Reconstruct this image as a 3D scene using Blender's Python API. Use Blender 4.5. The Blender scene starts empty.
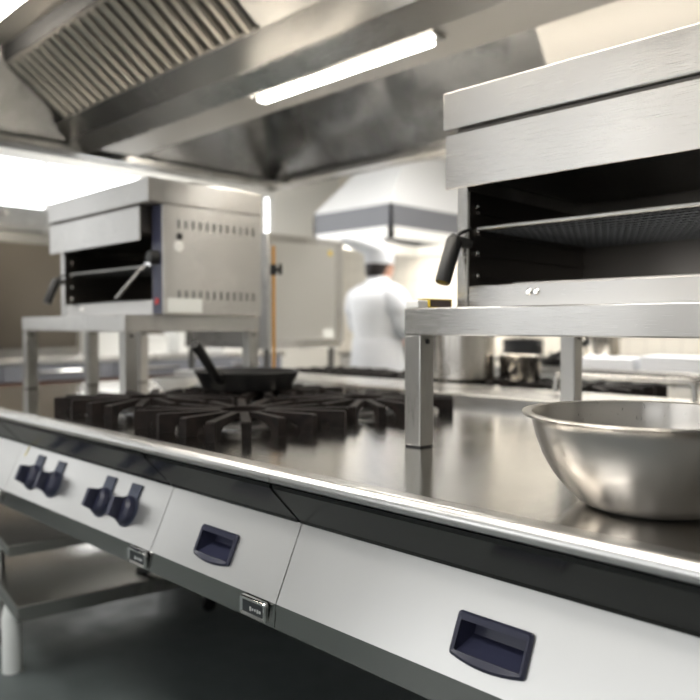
import bpy, bmesh, math, random
from mathutils import Vector, Matrix
random.seed(7)
SC = bpy.context.scene
COL = SC.collection
PI = math.pi

# ------------------------------------------------------------------ helpers
# the room is laid out with a = distance to the left of the camera along the suite, b = distance in front of it
def W(a, b, z): return Vector((-a, b - 0.8, z))

def mesh_bm(): return bmesh.new()

def join(bm, tmp, mat=None):
    if mat is not None: tmp.transform(mat)
    me = bpy.data.meshes.new('tmp'); tmp.to_mesh(me); tmp.free()
    bm.from_mesh(me); bpy.data.meshes.remove(me)

def bx(bm, x0, x1, y0, y1, z0, z1, bev=0.0, seg=2, mat=None):
    t = bmesh.new(); bmesh.ops.create_cube(t, size=1)
    for v in t.verts:
        v.co = Vector(((x0 + x1) / 2 + v.co.x * abs(x1 - x0), (y0 + y1) / 2 + v.co.y * abs(y1 - y0), (z0 + z1) / 2 + v.co.z * abs(z1 - z0)))
    if bev > 0:
        bmesh.ops.bevel(t, geom=list(t.edges), offset=bev, segments=seg, affect='EDGES', profile=0.5)
    join(bm, t, mat)

def bab(bm, a0, a1, b0, b1, z0, z1, bev=0.0, seg=2):          # box in a/b coordinates
    bx(bm, -max(a0, a1), -min(a0, a1), b0 - .8, b1 - .8, z0, z1, bev, seg)

def prism(bm, pts, a0, a1, closed=True, caps=True):            # profile of (b, z) points swept along a
    A = [bm.verts.new(W(a0, b, z)) for b, z in pts]; B = [bm.verts.new(W(a1, b, z)) for b, z in pts]
    n = len(pts)
    for i in range(n if closed else n - 1):
        j = (i + 1) % n
        bm.faces.new((A[i], A[j], B[j], B[i]))
    if closed and caps:
        bm.faces.new(A[::-1]); bm.faces.new(B)
    bmesh.ops.recalc_face_normals(bm, faces=bm.faces[:])

def strip(bm, pts, a0, a1, th):                                # folded sheet of thickness th along a
    n = len(pts); off = []
    for i in range(n):
        p = Vector(pts[max(i - 1, 0)]); q = Vector(pts[min(i + 1, n - 1)])
        d = (q - p).normalized(); off.append((pts[i][0] - d.y * th, pts[i][1] + d.x * th))
    prism(bm, list(pts) + off[::-1], a0, a1)

def extr(bm, pts2, frame, d0, d1):                             # polygon in u,v of a frame, extruded from d0 to d1 along n
    lo = [bm.verts.new(frame @ Vector((u, v, d0))) for u, v in pts2]
    hi = [bm.verts.new(frame @ Vector((u, v, d1))) for u, v in pts2]
    n = len(pts2)
    for i in range(n):
        j = (i + 1) % n; bm.faces.new((lo[i], lo[j], hi[j], hi[i]))
    bm.faces.new(lo[::-1]); bm.faces.new(hi)
    bmesh.ops.recalc_face_normals(bm, faces=bm.faces[:])

def rrect(w, h, r, n=4, sag=0.0):
    P = []
    for cx, cy, s in ((w / 2 - r, h / 2 - r, 0), (-w / 2 + r, h / 2 - r, PI / 2), (-w / 2 + r, -h / 2 + r, PI), (w / 2 - r, -h / 2 + r, 1.5 * PI)):
        for i in range(n + 1):
            t = s + i / n * PI / 2; P.append((cx + r * math.cos(t), cy + r * math.sin(t)))
        if s == PI and sag != 0:
            for k in range(1, 8):
                u = -w / 2 + r + (w - 2 * r) * k / 8
                P.append((u, -h / 2 - sag * (1 - (2 * k / 8 - 1) ** 2)))
    return P

def lathe(bm, prof, c, seg=48, mat=None, sx=1.0, sy=1.0):
    t = bmesh.new(); rings = []
    for r, z in prof:
        if r < 1e-6: rings.append([t.verts.new((0, 0, z))])
        else: rings.append([t.verts.new((r * math.cos(2 * PI * k / seg) * sx, r * math.sin(2 * PI * k / seg) * sy, z)) for k in range(seg)])
    for A, B in zip(rings, rings[1:]):
        for k in range(seg):
            l = (k + 1) % seg
            if len(A) == 1 and len(B) == 1: continue
            if len(A) == 1: t.faces.new((A[0], B[k], B[l]))
            elif len(B) == 1: t.faces.new((A[k], A[l], B[0]))
            else: t.faces.new((A[k], A[l], B[l], B[k]))
    bmesh.ops.recalc_face_normals(t, faces=t.faces[:])
    m = Matrix.Translation(c) if mat is None else mat
    join(bm, t, m)

def tube(bm, pts, r, seg=12, caps=True):
    pts = [Vector(p) for p in pts]; rs = r if isinstance(r, (list, tuple)) else [r] * len(pts)
    rings = []; ref = None
    for i, p in enumerate(pts):
        d = (pts[min(i + 1, len(pts) - 1)] - pts[max(i - 1, 0)]).normalized()
        if ref is None:
            ref = Vector((0, 0, 1)) if abs(d.z) < .9 else Vector((1, 0, 0))
        u = (ref - d * ref.dot(d)).normalized(); ref = u; v = d.cross(u)
        rings.append([bm.verts.new(p + (u * math.cos(2 * PI * k / seg) + v * math.sin(2 * PI * k / seg)) * rs[i]) for k in range(seg)])
    for A, B in zip(rings, rings[1:]):
        for k in range(seg):
            l = (k + 1) % seg; bm.faces.new((A[k], A[l], B[l], B[k]))
    if caps:
        bm.faces.new(rings[0][::-1]); bm.faces.new(rings[-1])
    bmesh.ops.recalc_face_normals(bm, faces=bm.faces[:])

def smooth_path(pts, n=6):
    P = [Vector(p) for p in pts]; out = []
    for i in range(len(P) - 1):
        p0, p1, p2, p3 = P[max(i - 1, 0)], P[i], P[i + 1], P[min(i + 2, len(P) - 1)]
        for k in range(n):
            t = k / n
            out.append(.5 * ((2 * p1) + (p2 - p0) * t + (2 * p0 - 5 * p1 + 4 * p2 - p3) * t * t + (3 * p1 - p0 - 3 * p2 + p3) * t ** 3))
    out.append(P[-1]); return out

def chain_loc(o):
    v = Vector((0, 0, 0))
    while o is not None: v += o.location; o = o.parent
    return v

def obj(name, bm, mat, parent=None, smooth=30, local=False, origin=None):
    me = bpy.data.meshes.new(name)
    bmesh.ops.remove_doubles(bm, verts=bm.verts[:], dist=1e-6)
    bm.to_mesh(me); bm.free()
    o = bpy.data.objects.new(name, me); COL.objects.link(o)
    for m in (mat if isinstance(mat, list) else [mat]): me.materials.append(m)
    if parent is not None:
        o.parent = parent
        if not local: me.transform(Matrix.Translation(-chain_loc(parent)))
    elif not local and len(me.vertices):
        xs = [v.co for v in me.vertices]
        c = Vector(((min(v.x for v in xs) + max(v.x for v in xs)) / 2, (min(v.y for v in xs) + max(v.y for v in xs)) / 2, min(v.z for v in xs)))
        me.transform(Matrix.Translation(-c)); o.location = c
    if smooth:
        for p in me.polygons: p.use_smooth = True
        me.set_sharp_from_angle(angle=math.radians(20 if smooth <= 30 else smooth))
    return o

def tag(o, label, cat, group=None, kind=None):
    o['label'] = label; o['category'] = cat
    if group: o['group'] = group
    if kind: o['kind'] = kind
    return o

def thing(name, label, cat, loc, group=None, rotz=0):
    o = bpy.data.objects.new(name, None); COL.objects.link(o)
    o.empty_display_size = .05
    o.location = loc; o.rotation_euler = (0, 0, rotz)
    return tag(o, label, cat, group)

def struct(name, bm, mat, smooth=0):
    o = obj(name, bm, mat, None, smooth); o['kind'] = 'structure'; return o

def copy_tree(o, parent=None):
    c = o.copy(); COL.objects.link(c); c.parent = parent
    for ch in list(o.children): copy_tree(ch, c)
    return c

# ------------------------------------------------------------------ materials
def new_mat(name):
    m = bpy.data.materials.new(name); m.use_nodes = True
    nt = m.node_tree; return m, nt, nt.nodes['Principled BSDF']

def plain(name, col, rough=.5, metal=0.0, spec=.5, coat=0.0):
    m, nt, p = new_mat(name)
    p.inputs['Base Color'].default_value = (*col, 1); p.inputs['Roughness'].default_value = rough
    p.inputs['Metallic'].default_value = metal; p.inputs['Specular IOR Level'].default_value = spec
    p.inputs['Coat Weight'].default_value = coat
    return m

def noise(nt, scale, detail=3, vec=(1, 1, 1), coord='Object'):
    tc = nt.nodes.new('ShaderNodeTexCoord'); mp = nt.nodes.new('ShaderNodeMapping')
    mp.inputs['Scale'].default_value = vec
    n = nt.nodes.new('ShaderNodeTexNoise'); n.inputs['Scale'].default_value = scale; n.inputs['Detail'].default_value = detail
    nt.links.new(tc.outputs[coord], mp.inputs['Vector']); nt.links.new(mp.outputs['Vector'], n.inputs['Vector'])
    return n.outputs['Fac']

def ramp(nt, fac, lo, hi, p0=.3, p1=.7):
    r = nt.nodes.new('ShaderNodeMapRange')
    r.inputs['From Min'].default_value = p0; r.inputs['From Max'].default_value = p1
    r.inputs['To Min'].default_value = lo; r.inputs['To Max'].default_value = hi
    nt.links.new(fac, r.inputs['Value']); return r.outputs['Result']

def steel(name, col=(.54, .53, .515), r0=.2, r1=.34, streak=(3, 400, 400), bump=.02, patch=1.6):
    m, nt, p = new_mat(name)
    p.inputs['Base Color'].default_value = (*col, 1); p.inputs['Metallic'].default_value = 1
    big = noise(nt, patch, 4); fine = noise(nt, 6, 2, streak)
    mix = nt.nodes.new('ShaderNodeMath'); mix.operation = 'MULTIPLY_ADD'
    nt.links.new(fine, mix.inputs[0]); mix.inputs[1].default_value = .5; nt.links.new(big, mix.inputs[2])
    nt.links.new(ramp(nt, mix.outputs[0], r0, r1, .45, 1.05), p.inputs['Roughness'])
    if bump > 0:
        b = nt.nodes.new('ShaderNodeBump'); b.inputs['Strength'].default_value = bump; b.inputs['Distance'].default_value = .002
        nt.links.new(fine, b.inputs['Height']); nt.links.new(b.outputs['Normal'], p.inputs['Normal'])
    return m

def emit(name, col, s):
    m, nt, p = new_mat(name)
    p.inputs['Base Color'].default_value = (.8, .8, .8, 1)
    p.inputs['Emission Color'].default_value = (*col, 1); p.inputs['Emission Strength'].default_value = s
    return m

def tiled(name, c1, c2, mortar, sx, sy, rough=.35, axis='XZ'):
    m, nt, p = new_mat(name)
    tc = nt.nodes.new('ShaderNodeTexCoord'); sep = nt.nodes.new('ShaderNodeSeparateXYZ'); com = nt.nodes.new('ShaderNodeCombineXYZ')
    nt.links.new(tc.outputs['Object'], sep.inputs[0])
    nt.links.new(sep.outputs['XYZ'.index(axis[0])], com.inputs[0]); nt.links.new(sep.outputs['XYZ'.index(axis[1])], com.inputs[1])
    br = nt.nodes.new('ShaderNodeTexBrick'); br.offset = 0; br.inputs['Scale'].default_value = 1
    br.inputs['Brick Width'].default_value = sx; br.inputs['Row Height'].default_value = sy; br.inputs['Mortar Size'].default_value = .004
    br.inputs['Color1'].default_value = (*c1, 1); br.inputs['Color2'].default_value = (*c2, 1); br.inputs['Mortar'].default_value = (*mortar, 1)
    nt.links.new(com.outputs[0], br.inputs['Vector']); nt.links.new(br.outputs['Color'], p.inputs['Base Color'])
    p.inputs['Roughness'].default_value = rough
    return m

M = {}
M['steel'] = steel('brushed_steel')
M['panel'] = steel('front_panel_steel', (.66, .655, .64), .28, .40, (3, 400, 400), .015)
M['top'] = steel('worktop_steel', (.70, .685, .66), .05, .17, (5, 160, 160), .06, 5)
M['lip'] = steel('shaded_lip_steel', (.40, .40, .385), .10, .18, (3, 400, 400), .0)  # same steel as the panel, its dark floor reflection put into the colour
M['nosing'] = steel('nosing_steel', (.64, .635, .62), .24, .32, (3, 400, 400), .0)
M['lid'] = steel('salamander_steel', (.52, .51, .495), .22, .34, (3, 400, 400), .02)
M['tube'] = steel('leg_steel', (.38, .375, .36), .24, .36, (400, 400, 3), .02)
M['hood'] = steel('hood_steel', (.46, .45, .43), .18, .30, (3, 400, 400), .01)
M['hood_end'] = steel('hood_sheet_steel', (.54, .54, .54), .20, .34, (300, 300, 3), .03, 2.2)
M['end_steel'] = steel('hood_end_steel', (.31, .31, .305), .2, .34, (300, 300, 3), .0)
M['hood_rough'] = steel('dull_hood_steel', (.52, .50, .47), .42, .55, (3, 400, 400), .0)
M['filter'] = steel('filter_steel', (.50, .47, .42), .28, .4, (3, 400, 400), .0)
M['bowl'] = steel('spun_steel', (.50, .48, .455), .26, .34, (60, 60, 6), .0, .8)
def spun(m, k):
    nt = m.node_tree; t = nt.nodes.new('ShaderNodeTangent'); t.direction_type = 'RADIAL'; t.axis = 'Z'
    p = nt.nodes['Principled BSDF']; p.inputs['Anisotropic'].default_value = k; p.inputs['Anisotropic Rotation'].default_value = .25; nt.links.new(t.outputs[0], p.inputs['Tangent'])
spun(M['bowl'], .75)
M['pot'] = steel('pot_steel', (.55, .52, .48), .2, .3, (6, 6, 60), .0)
M['dark_steel'] = steel('grey_steel', (.20, .20, .20), .3, .42, (2, 40, 40), .0)
M['fascia'] = steel('shaded_fascia_steel', (.07, .07, .068), .16, .26, (2, 300, 300), .0)  # shade of the down-facing slope put into a darker base colour
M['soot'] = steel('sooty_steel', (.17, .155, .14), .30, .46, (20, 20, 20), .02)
M['chrome'] = plain('chrome', (.8, .8, .79), .1, 1)
for k_ in ('steel', 'lid', 'hood_end', 'tube'): spun(M[k_], .9)
def iron():
    m, nt, p = new_mat('cast_iron')
    n = noise(nt, 30, 4)
    r = nt.nodes.new('ShaderNodeValToRGB'); nt.links.new(n, r.inputs[0])
    r.color_ramp.elements[0].position = .35; r.color_ramp.elements[0].color = (.007, .0065, .0065, 1)
    r.color_ramp.elements[1].position = .75; r.color_ramp.elements[1].color = (.020, .015, .014, 1)
    nt.links.new(r.outputs[0], p.inputs['Base Color']); p.inputs['Roughness'].default_value = .6; p.inputs['Specular IOR Level'].default_value = .08
    b = nt.nodes.new('ShaderNodeBump'); b.inputs['Strength'].default_value = .2; b.inputs['Distance'].default_value = .002
    nt.links.new(n, b.inputs['Height']); nt.links.new(b.outputs['Normal'], p.inputs['Normal'])
    return m
M['iron'] = iron()
M['pan'] = plain('black_pan_iron', (.008, .008, .009), .5, 0, .25)
M['navy'] = plain('navy_plastic', (.030, .032, .060), .38)
M['navy_tab'] = plain('navy_tab_plastic', (.050, .060, .095), .45)
M['navy_dark'] = plain('navy_recess_plastic', (.040, .043, .080), .35)
M['black'] = plain('black_plastic', (.015, .015, .015), .42)
M['gap'] = plain('dark_gap', (.02, .02, .02), .6)
M['badge'] = plain('badge_enamel', (.06, .065, .07), .3, .6)
M['silver'] = plain('badge_lettering', (.7, .7, .7), .3, .6)
M['white'] = plain('white_plastic', (.80, .80, .78), .4)
M['label'] = plain('rating_plate', (.78, .80, .78), .5)
M['ceramic'] = plain('white_ceramic', (.82, .82, .80), .2)
M['yellow'] = plain('yellow_sticker', (.75, .55, .06), .5)
M['tape'] = plain('faded_yellow_tape', (.72, .62, .25), .6)
M['red'] = plain('red_plastic', (.40, .03, .025), .4)
M['copper'] = plain('copper_pipe', (.62, .33, .10), .35, .7)
M['wood'] = plain('brown_board', (.13, .06, .035), .5)
M['cloth'] = plain('white_cotton', (.83, .84, .87), .85, 0, .2)
M['towel'] = plain('pale_linen', (.72, .74, .78), .9, 0, .1)
M['skin'] = plain('skin', (.58, .33, .24), .5)
M['hair'] = plain('dark_hair', (.02, .014, .012), .5)
M['trouser'] = plain('checked_trousers', (.07, .07, .08), .8)
M['apron'] = plain('apron_cotton', (.72, .73, .76), .85)
M['box'] = plain('matchbox_brown', (.10, .07, .065), .6)
M['oil'] = plain('yellow_oil', (.70, .55, .16), .25)
M['glass_dark'] = plain('dark_oven_glass', (.03, .028, .026), .1, 0, .6)
M['drawer'] = plain('blue_grey_paint', (.20, .205, .235), .45)
M['cowl'] = plain('light_grey_paint', (.56, .565, .57), .5)
M['cream'] = plain('cream_reflection', (.55, .53, .495), .3)  # colour stands in for a bright reflection on the hood steel
M['band'] = plain('grey_hood_paint', (.13, .135, .15), .55)
M['cover'] = steel('brown_grey_steel', (.17, .15, .125), .3, .42)
M['wall'] = plain('white_wall_paint', (.78, .77, .74), .55)
M['ceil'] = plain('white_ceiling', (.80, .80, .79), .7)
M['tileback'] = tiled('cream_wall_tiles', (.80, .76, .68), (.77, .73, .65), (.60, .56, .50), .15, .15)
M['greytile'] = tiled('grey_wall_tiles', (.30, .30, .29), (.27, .27, .26), (.2, .2, .2), .2, .1)
M['frame'] = plain('white_window_frame', (.75, .75, .74), .4)
M['lamp'] = emit('fluorescent_diffuser', (1, .97, .90), 22)
M['lamp_warm'] = emit('hood_lamp_diffuser', (1, .92, .80), 30)
M['fill_lamp'] = emit('added_lamp_diffuser', (1, .97, .92), 15)
M['day'] = emit('daylight_pane', (.97, .99, 1.0), 5.5)
M['fill_front'] = emit('fill_pane_front', (.97, .985, 1.0), 2.1)
M['fill_side'] = emit('fill_pane_side', (.97, .985, 1.0), 1.05)
def floor_mat():
    m, nt, p = new_mat('grey_vinyl_floor')
    n = noise(nt, 3, 5)
    r = nt.nodes.new('ShaderNodeValToRGB'); nt.links.new(n, r.inputs[0])
    r.color_ramp.elements[0].color = (.100, .118, .118, 1); r.color_ramp.elements[1].color = (.150, .172, .170, 1)
    nt.links.new(r.outputs[0], p.inputs['Base Color'])
    nt.links.new(ramp(nt, noise(nt, 9, 3), .34, .52), p.inputs['Roughness'])
    return m
M['floor'] = floor_mat()

# ------------------------------------------------------------------ room
AL, AR, BF, BB, CZ = 6.4, -2.6, -3.2, 6.2, 3.05
b = mesh_bm(); bab(b, AR - .1, AL + .1, BF - .1, BB + .1, -.1, 0); struct('floor', b, M['floor'])
b = mesh_bm(); bab(b, AR - .1, AL + .1, BF - .1, BB + .1, CZ, CZ + .1); struct('ceiling', b, M['ceil'])

def wall_with_holes(name, axis, c0, c1, lo, hi, holes, mat):
    """axis 'a': wall in the a direction (plane of constant b between c0,c1); holes = (lo, hi, z0, z1)"""
    b = mesh_bm(); cuts = sorted(holes); s = lo
    def blk(p, q, z0, z1):
        if q - p < 1e-4 or z1 - z0 < 1e-4: return
        if axis == 'a': bab(b, p, q, c0, c1, z0, z1)
        else: bab(b, c0, c1, p, q, z0, z1)
    for h0, h1, z0, z1 in cuts:
        blk(s, h0, 0, CZ); blk(h0, h1, 0, z0); blk(h0, h1, z1, CZ); s = h1
    blk(s, hi, 0, CZ)
    return struct(name, b, mat)

wins_left = [(-2.6, -.1, 1.2, 2.6), (.6, 3.75, 1.55, 2.6), (5.06, 5.2, 1.7, 2.6)]  # first opening is added, unseen, to brighten the left-hand front panels
added_wins_front = [(-1.9, -.3, 1.0, 2.6), (.1, 1.9, 1.0, 2.6), (2.3, 4.1, 1.0, 2.6)]  # unseen windows behind the camera, added to brighten the front panels
wall_with_holes('wall_left', 'b', AL, AL + .1, BF, BB, wins_left, M['wall'])
wall_with_holes('wall_front', 'a', BF - .1, BF, AR, AL, added_wins_front, M['greytile'])
wall_with_holes('wall_back', 'a', BB, BB + .1, AR, AL, [], M['tileback'])
wall_with_holes('wall_right', 'b', AR - .1, AR, BF, BB, [], M['wall'])

def window(n, axis, c, lo, hi, z0, z1, panes, mat):
    root = bpy.data.objects.new('window_%d' % n, None); COL.objects.link(root); root['kind'] = 'structure'
    root.location = W((lo + hi) / 2, c, z0) if axis == 'a' else W(c, (lo + hi) / 2, z0)
    f = mesh_bm(); g = mesh_bm()
    def blk(bm, p, q, y0, y1, d):
        if axis == 'a': bab(bm, p, q, c - d, c + d, y0, y1)
        else: bab(bm, c - d, c + d, p, q, y0, y1)
    t = .045
    blk(f, lo, hi, z0, z0 + t, .03); blk(f, lo, hi, z1 - t, z1, .03)
    for k in range(panes + 1):
        p = lo + (hi - lo - t) * k / panes; blk(f, p, p + t, z0, z1, .029)
    blk(g, lo + .01, hi - .01, z0 + .01, z1 - .01, .006)
    obj('window_frame', f, M['frame'], root, 0); obj('window_pane', g, mat, root, 0)
k = 1
for w in wins_left: window(k, 'b', AL + .05, *w, 3 if w[1] - w[0] > 1 else 1, M['fill_side'] if w[0] < 0 else M['day']); k += 1
for w in added_wins_front: window(k, 'a', BF - .05, *w, 2, M['fill_front']); k += 1
for side, args in (('left', (AL - .015, AL, BF, BB)), ('right', (AR, AR + .015, BF, BB)), ('front', (AR, AL, BF, BF + .015)), ('back', (AR, AL, BB - .015, BB))):
    b = mesh_bm(); bab(b, *args, 0, .1); struct('baseboard_' + side, b, M['dark_steel'])

def added_ceiling_light(a, bb, label, long_a=True):  # lamps added out of view to brighten the front panels and far wall
    t = thing('added_ceiling_light', label, 'ceiling light', W(a, bb, CZ), 'added ceiling light panels, out of view')
    w, d = (.62, .31) if long_a else (.31, .62)
    f = mesh_bm()
    bab(f, a - w, a + w, bb - d, bb - d + .03, CZ - .05, CZ); bab(f, a - w, a + w, bb + d - .03, bb + d, CZ - .05, CZ)
    bab(f, a - w, a - w + .03, bb - d, bb + d, CZ - .049, CZ); bab(f, a + w - .03, a + w, bb - d, bb + d, CZ - .049, CZ)
    obj('frame', f, M['frame'], t, 0)
    g = mesh_bm(); bab(g, a - w + .03, a + w - .03, bb - d + .03, bb + d - .03, CZ - .042, CZ - .01); obj('diffuser', g, M['fill_lamp'], t, 0)
added_ceiling_light(1.2, -.55, 'added ceiling light panel over the aisle in front of the suite, nearer the bowl')
added_ceiling_light(3.6, -.55, 'added ceiling light panel over the aisle in front of the suite, nearer the knobs')
added_ceiling_light(5.2, 3.4, 'added ceiling light panel past the end of the big extraction hood')
added_ceiling_light(1.6, 4.2, 'added ceiling light panel above the far workbench')
added_ceiling_light(3.3, 4.0, 'added ceiling light panel above the chef, beside the small hood')
added_ceiling_light(.1, 4.2, 'added ceiling light panel past the right end of the far workbench')
added_ceiling_light(2.6, 5.2, 'added ceiling light panel in front of the wall shelf')

# ------------------------------------------------------------------ cooking suite, front half
SEAM = [3.13, 2.278, 1.43, 1.0, .14, -.6]
PT, PB, PL = (.878, .794), (.815, .660), (.812, .617)
top = thing('worktop', 'long polished steel worktop with a bright rounded front edge', 'worktop', W(1.3, 1.36, .86))
b = mesh_bm(); bab(b, SEAM[0], SEAM[-1], .838, 1.92, .868, .9); obj('top_sheet', b, M['top'], top, 0)
for p, q in zip(SEAM, SEAM[1:]):
    R = .016; prof = [(.8375, .9)]
    for i in range(9):
        t = PI / 2 + PI / 2 * i / 8; prof.append((.80 + R + R * math.cos(t), .9 - R + R * math.sin(t)))
    prof += [(.80, .879), (.804, .876), (.8375, .876)]
    b = mesh_bm(); prism(b, prof, p - .0008, q + .0008); obj('nosing', b, M['nosing'], top, 40)

def panel_frame(a, t, d=0.0):
    o = W(a, PT[0] + (PB[0] - PT[0]) * t, PT[1] + (PB[1] - PT[1]) * t)
    v = (W(0, *PT) - W(0, *PB)).normalized(); u = Vector((1, 0, 0)); n = u.cross(v)
    m = Matrix((u, v, n)).transposed().to_4x4(); m.translation = o + n * d
    return m

def pull_handle(unit, a, t):
    F = panel_frame(a, t)
    N = 4
    out = rrect(.122, .062, .006, N, .007); mid = rrect(.115, .055, .005, N, .0065); inn = rrect(.099, .036, .002, N, .0)
    # the opening has a straight lower edge: same number of points as the outline
    inn = []
    base = rrect(.106, .042, .002, N, 1e-9)
    inn = [(u, v - .0025) for u, v in base]
    b = mesh_bm()
    def loop(pts, d): return [b.verts.new(F @ Vector((u, v, d))) for u, v in pts]
    L = [loop(out, 0), loop(out, .004), loop(mid, .0075), loop(inn, .0055), loop(inn, -.001)]
    for A, B in zip(L, L[1:]):
        for i in range(len(A)):
            j = (i + 1) % len(A); b.faces.new((A[i], A[j], B[j], B[i]))
    bmesh.ops.recalc_face_normals(b, faces=b.faces[:])
    h = obj('pull_handle', b, M['navy'], unit, 35); h['label'] = 'recessed navy plastic pull handle'
    # the scooped pocket behind the opening
    c = mesh_bm()
    w, y0, y1, D = .0533, -.0238, .0188, .032
    P = {k: c.verts.new(F @ Vector(v)) for k, v in dict(bl=(-w, y0, 0), br=(w, y0, 0), tl=(-w, y1, 0), tr=(w, y1, 0), dl=(-w + .003, y1 - .014, -D), dr=(w - .003, y1 - .014, -D), ul=(-w + .003, y1, -D), ur=(w - .003, y1, -D)).items()}
    for f in (('bl', 'br', 'dr', 'dl'), ('dl', 'dr', 'ur', 'ul'), ('ul', 'ur', 'tr', 'tl'), ('bl', 'dl', 'ul', 'tl'), ('br', 'tr', 'ur', 'dr')):
        c.faces.new([P[i] for i in f])
    obj('pocket', c, M['navy_dark'], h, 0)

def knob(unit, a, t, turn=0.0):
    F = panel_frame(a, t)
    b = mesh_bm()
    extr(b, [(.038 * math.cos(2 * PI * i / 32), .038 * math.sin(2 * PI * i / 32)) for i in range(32)], F, 0, .004)
    e = obj('knob_escutcheon', b, M['navy_tab'], unit, 30)
    b = mesh_bm(); T = F @ Matrix.Translation((0, .044, 0)); extr(b, rrect(.047, .040, .003), T, 0, .0035)
    obj('symbol_tab', b, M['navy_tab'], e, 30)
    F2 = F @ Matrix.Rotation(turn, 4, 'Z')
    b = mesh_bm()
    lathe(b, [(0, .004), (.034, .004), (.034, .010), (.030, .018), (.022, .024), (0, .0255)], None, 32, F2)
    kn = obj('knob', b, M['navy'], unit, 30)
    b = mesh_bm()
    g = [(-.028, .010), (.028, .010), (.023, .040), (.021, .050), (-.021, .050), (-.023, .040)]
    G = F2 @ Matrix(((0, 0, 1, 0), (1, 0, 0, 0), (0, 1, 0, 0), (0, 0, 0, 1)))
    extr(b, g, G, -.006, .006)
    obj('knob_grip', b, M['navy'], kn, 30)

def badge(unit, a):
    b = mesh_bm()
    F = Matrix.Translation(W(a, .8125, .640)) @ Matrix(((1, 0, 0, 0), (0, 0, -1, 0), (0, 1, 0, 0), (0, 0, 0, 1)))
    A = rrect(.074, .036, .005); Bq = rrect(.070, .032, .004); Cq = rrect(.060, .022, .003)
    def loop(pts, d): return [b.verts.new(F @ Vector((u, v, d))) for u, v in pts]
    L = [loop(A, 0), loop(A, .006), loop(Bq, .009), loop(Cq, .007), ]
    for P, Q in zip(L, L[1:]):
        for i in range(len(P)):
            j = (i + 1) % len(P); b.faces.new((P[i], P[j], Q[j], Q[i]))
    bmesh.ops.recalc_face_normals(b, faces=b.faces[:])
    o = obj('badge', b, M['chrome'], unit, 35); o['label'] = 'small chrome badge with a dark face'
    b = mesh_bm(); extr(b, Cq, F, .003, .0069); obj('badge_face', b, M['badge'], o, 0)
    b = mesh_bm()
    for i, (w, h) in enumerate(((.005, .008), (.004, .005), (.004, .005), (.004, .007), (.006, .005))):
        extr(b, rrect(w, h, .001, 1), F @ Matrix.Translation((-.006 + i * .0068, -.002, 0)), .0069, .0074)
    obj('badge_lettering', b, M['silver'], o, 0)

def front_panel(bm, a0, a1, hole_a=None):
    """the leaning control panel; with a pull handle it has a real opening"""
    lean = lambda t: (PT[0] + (PB[0] - PT[0]) * t, PT[1] + (PB[1] - PT[1]) * t)
    as_ = [a0, a1]; ts = [0, 1]; hole = None
    if hole_a is not None:
        L = math.hypot(PT[0] - PB[0], PT[1] - PB[1]); t0, t1 = .592 - .0205 / L, .592 + .0265 / L
        as_ = [a0, hole_a + .056, hole_a - .056, a1]; ts = [0, t0, t1, 1]; hole = (1, 1)
    V = [[bm.verts.new(W(a, *lean(t))) for t in ts] for a in as_]
    for i in range(len(as_) - 1):
        for j in range(len(ts) - 1):
            if hole == (i, j): continue
            bm.faces.new((V[i][j], V[i][j + 1], V[i + 1][j + 1], V[i + 1][j]))
    # lip under the panel, its return, and the two side cheeks
    for pts in (((PT), (PT[0] + .02, PT[1] + .002)),):
        q = [bm.verts.new(W(a, *p)) for a in (a0, a1) for p in pts]
        bm.faces.new((q[0], q[1], q[3], q[2]))
    for a in (a0, a1):
        bm.faces.new([bm.verts.new(W(a, *p)) for p in (PT, PB, (PL[0] + .05, PL[1]), (PT[0] + .02, PT[1]))])

def range_unit(a0, a1, label, hole=None, knobs=(), badge_a=None):
    t = thing('range_unit', label, 'range unit', W((a0 + a1) / 2, 1.35, .617), 'front units of the cooking suite')
    g = .0012
    b = mesh_bm(); front_panel(b, a0 - g, a1 + g, hole); p = obj('control_panel', b, M['panel'], t, 0)
    b = mesh_bm(); strip(b, [(.8365, .8725), (.8050, .8725), (.806, .868), (.868, .802), (.870, .7955), (.880, .7945)], a0 - .0045, a1 + .0045, -.0015)
    obj('fascia_trim', b, M['fascia'], t, 0)
    b = mesh_bm(); bab(b, a0 - .002, a1 + .002, .915, 1.9, .62, .8665); obj('carcass', b, M['dark_steel'], t, 0)
    for a in (a0 - .08, a1 + .08):
        b = mesh_bm(); bab(b, a - .02, a + .02, 1.83, 1.87, 0, .6205); obj('support_leg', b, M['dark_steel'], t, 0)
    b = mesh_bm(); strip(b, [(PB[0] + .001, PB[1]), PL, (PL[0] + .05, PL[1])], a0 - g, a1 + g, .0015); obj('panel_lip', b, M['lip'], t, 0)
    if hole is not None: pull_handle(t, hole, .592)
    for ka, tu in knobs: knob(t, ka, .565, tu)
    if badge_a is not None: badge(t, badge_a)
    return t
range_unit(SEAM[0], SEAM[1], 'steel range unit at the far left end of the suite front', None, (), 2.325)
u = range_unit(SEAM[1], SEAM[2], 'steel range unit with four navy knobs on its leaning front panel', None, ((2.120, .05), (1.985, .08), (1.700, .03), (1.575, .06)), 1.472)
b = mesh_bm(); F = panel_frame(2.235, .14); extr(b, rrect(.008, .032, .001, 1), F @ Matrix.Rotation(-.1, 4, 'Z'), .0002, .0008); obj('tape_strip', b, M['tape'], u, 0)
range_unit(SEAM[2], SEAM[3], 'narrow steel unit with a navy pull handle, beside the knob panel', 1.2165, (), 1.055)
range_unit(SEAM[3], SEAM[4], 'wide steel unit with a navy pull handle, below the steel bowl', .567, (), .20)
range_unit(SEAM[4], SEAM[5], 'steel unit at the right end of the suite, outside the photo', None, (), None)

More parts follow.
